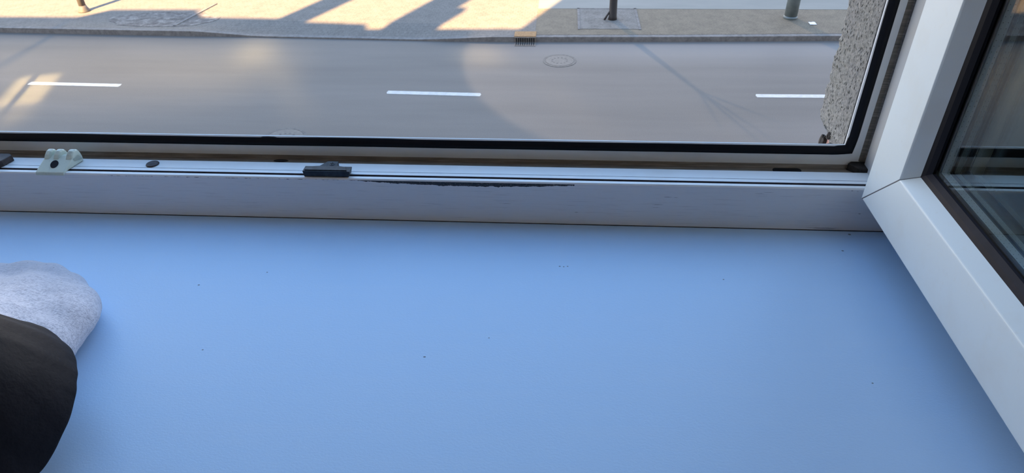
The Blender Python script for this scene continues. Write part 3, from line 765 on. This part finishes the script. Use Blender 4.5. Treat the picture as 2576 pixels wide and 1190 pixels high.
# ------------------------------------------------------------------ street furniture
GZ = RZ+.118
def pole(name, x, y, r0, r1, H_, mat, label, cat, base=None):
    root = tag(empty(name, (x, y, GZ)), label, cat)
    g = bmesh.new(); lathe(g, [(r0, 0), (r0, .9), (r0*.97, .93), (r1, 1.2), (r1*.75, H_)], (0, 0, 0), 32)
    obj('pole', g, mat, root, smooth=True)
    if base:
        g = bmesh.new(); lathe(g, base, (0, 0, 0), 32); obj('base', g, mat, root, smooth=True)
    return root
lp = pole('lamp_post', 5.55, 17.28, .150, .12, 8, m_pole, 'thick grey green street post standing right of the cobbles by the paper scrap', 'lamp post', [(.165, 0), (.165, .05), (.15, .07)])
g = bmesh.new(); add_box(g, -.06, .06, -1.4, .1, 7.95, 8.07); obj('arm', g, m_pole, lp); g = bmesh.new(); add_box(g, -.16, .16, -1.9, -1.3, 7.93, 8.06); obj('lamp_head', g, m_pole, lp, bevel=.03)
lp2 = pole('lamp_post', -12.60, 17.60, .085, .08, 6.5, m_pole_grey, 'slim taupe street post standing in the sun at the far left', 'lamp post', [(.15, 0), (.15, .02), (.11, .10), (.09, .16)])
g = bmesh.new(); add_box(g, -.05, .05, -1.2, .1, 6.45, 6.55); obj('arm', g, m_pole_grey, lp2); g = bmesh.new(); add_box(g, -.14, .14, -1.6, -1.1, 6.43, 6.55); obj('lamp_head', g, m_pole_grey, lp2, bevel=.03)
# young tree trunk in its square of setts
tree = tag(empty('street_tree', (1.235, 17.12, GZ)), 'slender dark trunk rising from a square of setts beyond the road', 'tree')
g = bmesh.new(); lathe(g, [(.115, 0), (.098, .10), (.092, .5), (.085, 1.2), (.07, 2.2), (.05, 3.0)], (0, 0, 0), 20)
for v in g.verts: v.co.x += .02*noise.noise(Vector((v.co.z*2, 0, 0))); v.co += Vector((noise.noise(v.co*9), noise.noise(v.co*9+Vector((5, 0, 0))), 0))*.006
obj('trunk', g, m_pole_dark, tree, smooth=True)
for bx_, by_, bz_ in ((.7, .3, 4.2), (-.6, .2, 4.3), (.1, -.6, 4.5), (0, .5, 4.9)):
    g = bmesh.new(); st = Vector((0, 0, 2.85)); en = Vector((bx_, by_, bz_)); d_ = en-st
    bmesh.ops.create_cone(g, cap_ends=True, segments=10, radius1=.035, radius2=.008, depth=d_.length, matrix=Matrix.Translation((st+en)/2) @ d_.to_track_quat('Z', 'Y').to_matrix().to_4x4())
    obj('branch', g, m_pole_dark, tree, smooth=True)
g = bmesh.new(); st = Vector((-.20, -.05, .01)); en = Vector((-.02, .0, .30)); d_ = en-st
bmesh.ops.create_cone(g, cap_ends=True, segments=10, radius1=.025, radius2=.02, depth=d_.length, matrix=Matrix.Translation((st+en)/2) @ d_.to_track_quat('Z', 'Y').to_matrix().to_4x4())
obj('stake', g, m_pole_dark, tree, smooth=True)
g = bmesh.new(); add_box(g, .42, 1.84, 16.42, 17.92, GZ, GZ+.012)
pit = tag(obj('tree_pit', g, m_pit, pave), 'square of rough setts with a dark border')
g = bmesh.new()
for a_ in ((.38, .44, 16.38, 17.96), (1.82, 1.88, 16.38, 17.96), (.38, 1.88, 17.91, 17.96)): add_box(g, a_[0], a_[1], a_[2], a_[3], GZ, GZ+.018)
obj('border', g, m_kerb, pit)

# kerb gully
gu = tag(empty('storm_drain', (-.83, 15.75, RZ)), 'iron kerb drain with rusty lid at the road edge', 'drain')
g = bmesh.new(); add_box(g, -.275, .235, .12, .46, .08, .135); tag(obj('lid', g, m_rust, gu, bevel=.008), 'rusty orange lid')
g = bmesh.new(); add_box(g, -.27, .235, .085, .14, .0, .12); add_box(g, -.25, .235, -.16, .085, .0, .010); obj('grate', g, m_iron, gu)
for k in range(9):
    x = -.235+.051*k
    g = bmesh.new(); add_box(g, x, x+.026, .078, .09, .012, .105); add_box(g, x+.003, x+.026, -.13, .06, .008, .0125)
    obj('slot', g, m_slot, gu)
# manhole covers
def manhole(x, y, r, label, faint=False):
    root = tag(empty('manhole_cover', (x, y, RZ)), label, 'manhole cover')
    g = bmesh.new(); lathe(g, [(r*1.0, 0), (r*1.0, .006), (r*.86, .006), (r*.86, .002)], (0, 0, 0), 56); obj('frame_ring', g, m_manring, root)
    g = bmesh.new(); lathe(g, [(r*.84, 0), (r*.84, .007), (r*.80, .008)], (0, 0, 0), 56); cv = obj('cover', g, m_manhole, root)
    for k in range(6):
        a = PI*k/6+.2
        for s in (-1, 1):
            cx_, cy_ = s*r*.45*math.cos(a), s*r*.45*math.sin(a)
            g = bmesh.new(); bmesh.ops.create_cone(g, cap_ends=True, segments=10, radius1=r*.06, radius2=r*.06, depth=.003, matrix=Matrix.Translation((cx_, cy_, .009)))
            obj('stud', g, m_manring, cv)
q = M('worn_iron_plate', .55); q.color(q.ramp(q.noise(q.map(), 18, 5), [(.3, (.095, .08, .068)), (.7, (.145, .122, .105))])); m_manhole = q.m
q = M('worn_iron_ring', .6); q.color(q.ramp(q.noise(q.map(), 18, 5), [(.3, (.06, .052, .046)), (.7, (.14, .12, .105))])); m_manring = q.m
manhole(-.03, 14.72, .37, 'round iron manhole cover in the road below the kerb drain')
manhole(-4.95, 10.92, .40, 'round manhole cover half hidden behind the window frame on the near lane')
# paper scrap
g = bmesh.new()
bmesh.ops.create_grid(g, x_segments=6, y_segments=6, size=.075)
for v in g.verts: v.co = Vector((v.co.x+5.96, v.co.y*1.1+16.86, GZ+.010+.02*abs(noise.noise(v.co*14))+.006))
ps = tag(obj('paper_scrap', g, m_paper), 'small white paper scrap lying right of the grey green post', 'litter')
so2 = ps.modifiers.new('s', 'SOLIDIFY'); so2.thickness = .004

# ------------------------------------------------------------------ sun glints thrown down by the windows across the street
def glint(tx, ty, az, elv, wx, wy, watts, shape='RECTANGLE', spread=1.2, dist=26, col=(1., .80, .50), roll=0.):
    L = bpy.data.lights.new('window_glint', 'AREA'); L.shape = shape; L.size = wx; L.size_y = wy; L.energy = watts; L.spread = math.radians(spread); L.color = col
    d = Vector((math.sin(az)*math.cos(elv), -math.cos(az)*math.cos(elv), -math.sin(elv)))
    o = bpy.data.objects.new('window_glint', L); C.objects.link(o); o.location = Vector((tx, ty, RZ))-d*dist
    o.rotation_euler = d.to_track_quat('-Z', 'Y').to_euler()

W_ = (1., .74, .32)
ga, ge = .37, .61      # every pane mirrors the same low sun, so all glints share one direction
glint(-11.08, 12.87, .29, ge, .82, .88, 5.2, col=W_, dist=16)
glint(-10.95, 11.60, .29, ge, 1.2, .50, 1.8, spread=3, col=W_, dist=16)
glint(4.0, 15.5, ga, ge, 12.5, 6.6, 68, 'ELLIPSE', 1., 20, (1., .76, .50))
glint(-11.4, 14.0, .0, ge, 11, 2.0, 58, 'ELLIPSE', 7, 20, W_)
glint(-7.05, 15.1, ga, ge, .8, .80, 1.0, spread=2.5, col=W_)
glint(-5.60, 13.1, .50, ge, .22, 1.7, .35, spread=2.5, col=W_)
glint(-1.75, 15.0, ga, ge, 1.0, .45, .8, 'ELLIPSE', 2.5, 26, W_)
glint(.4, 12.0, .45, ge, .25, 1.9, .30, spread=2.5, col=W_)
glint(3.0, 11.3, .45, ge, .20, 1.4, .22, spread=2.5, col=W_)
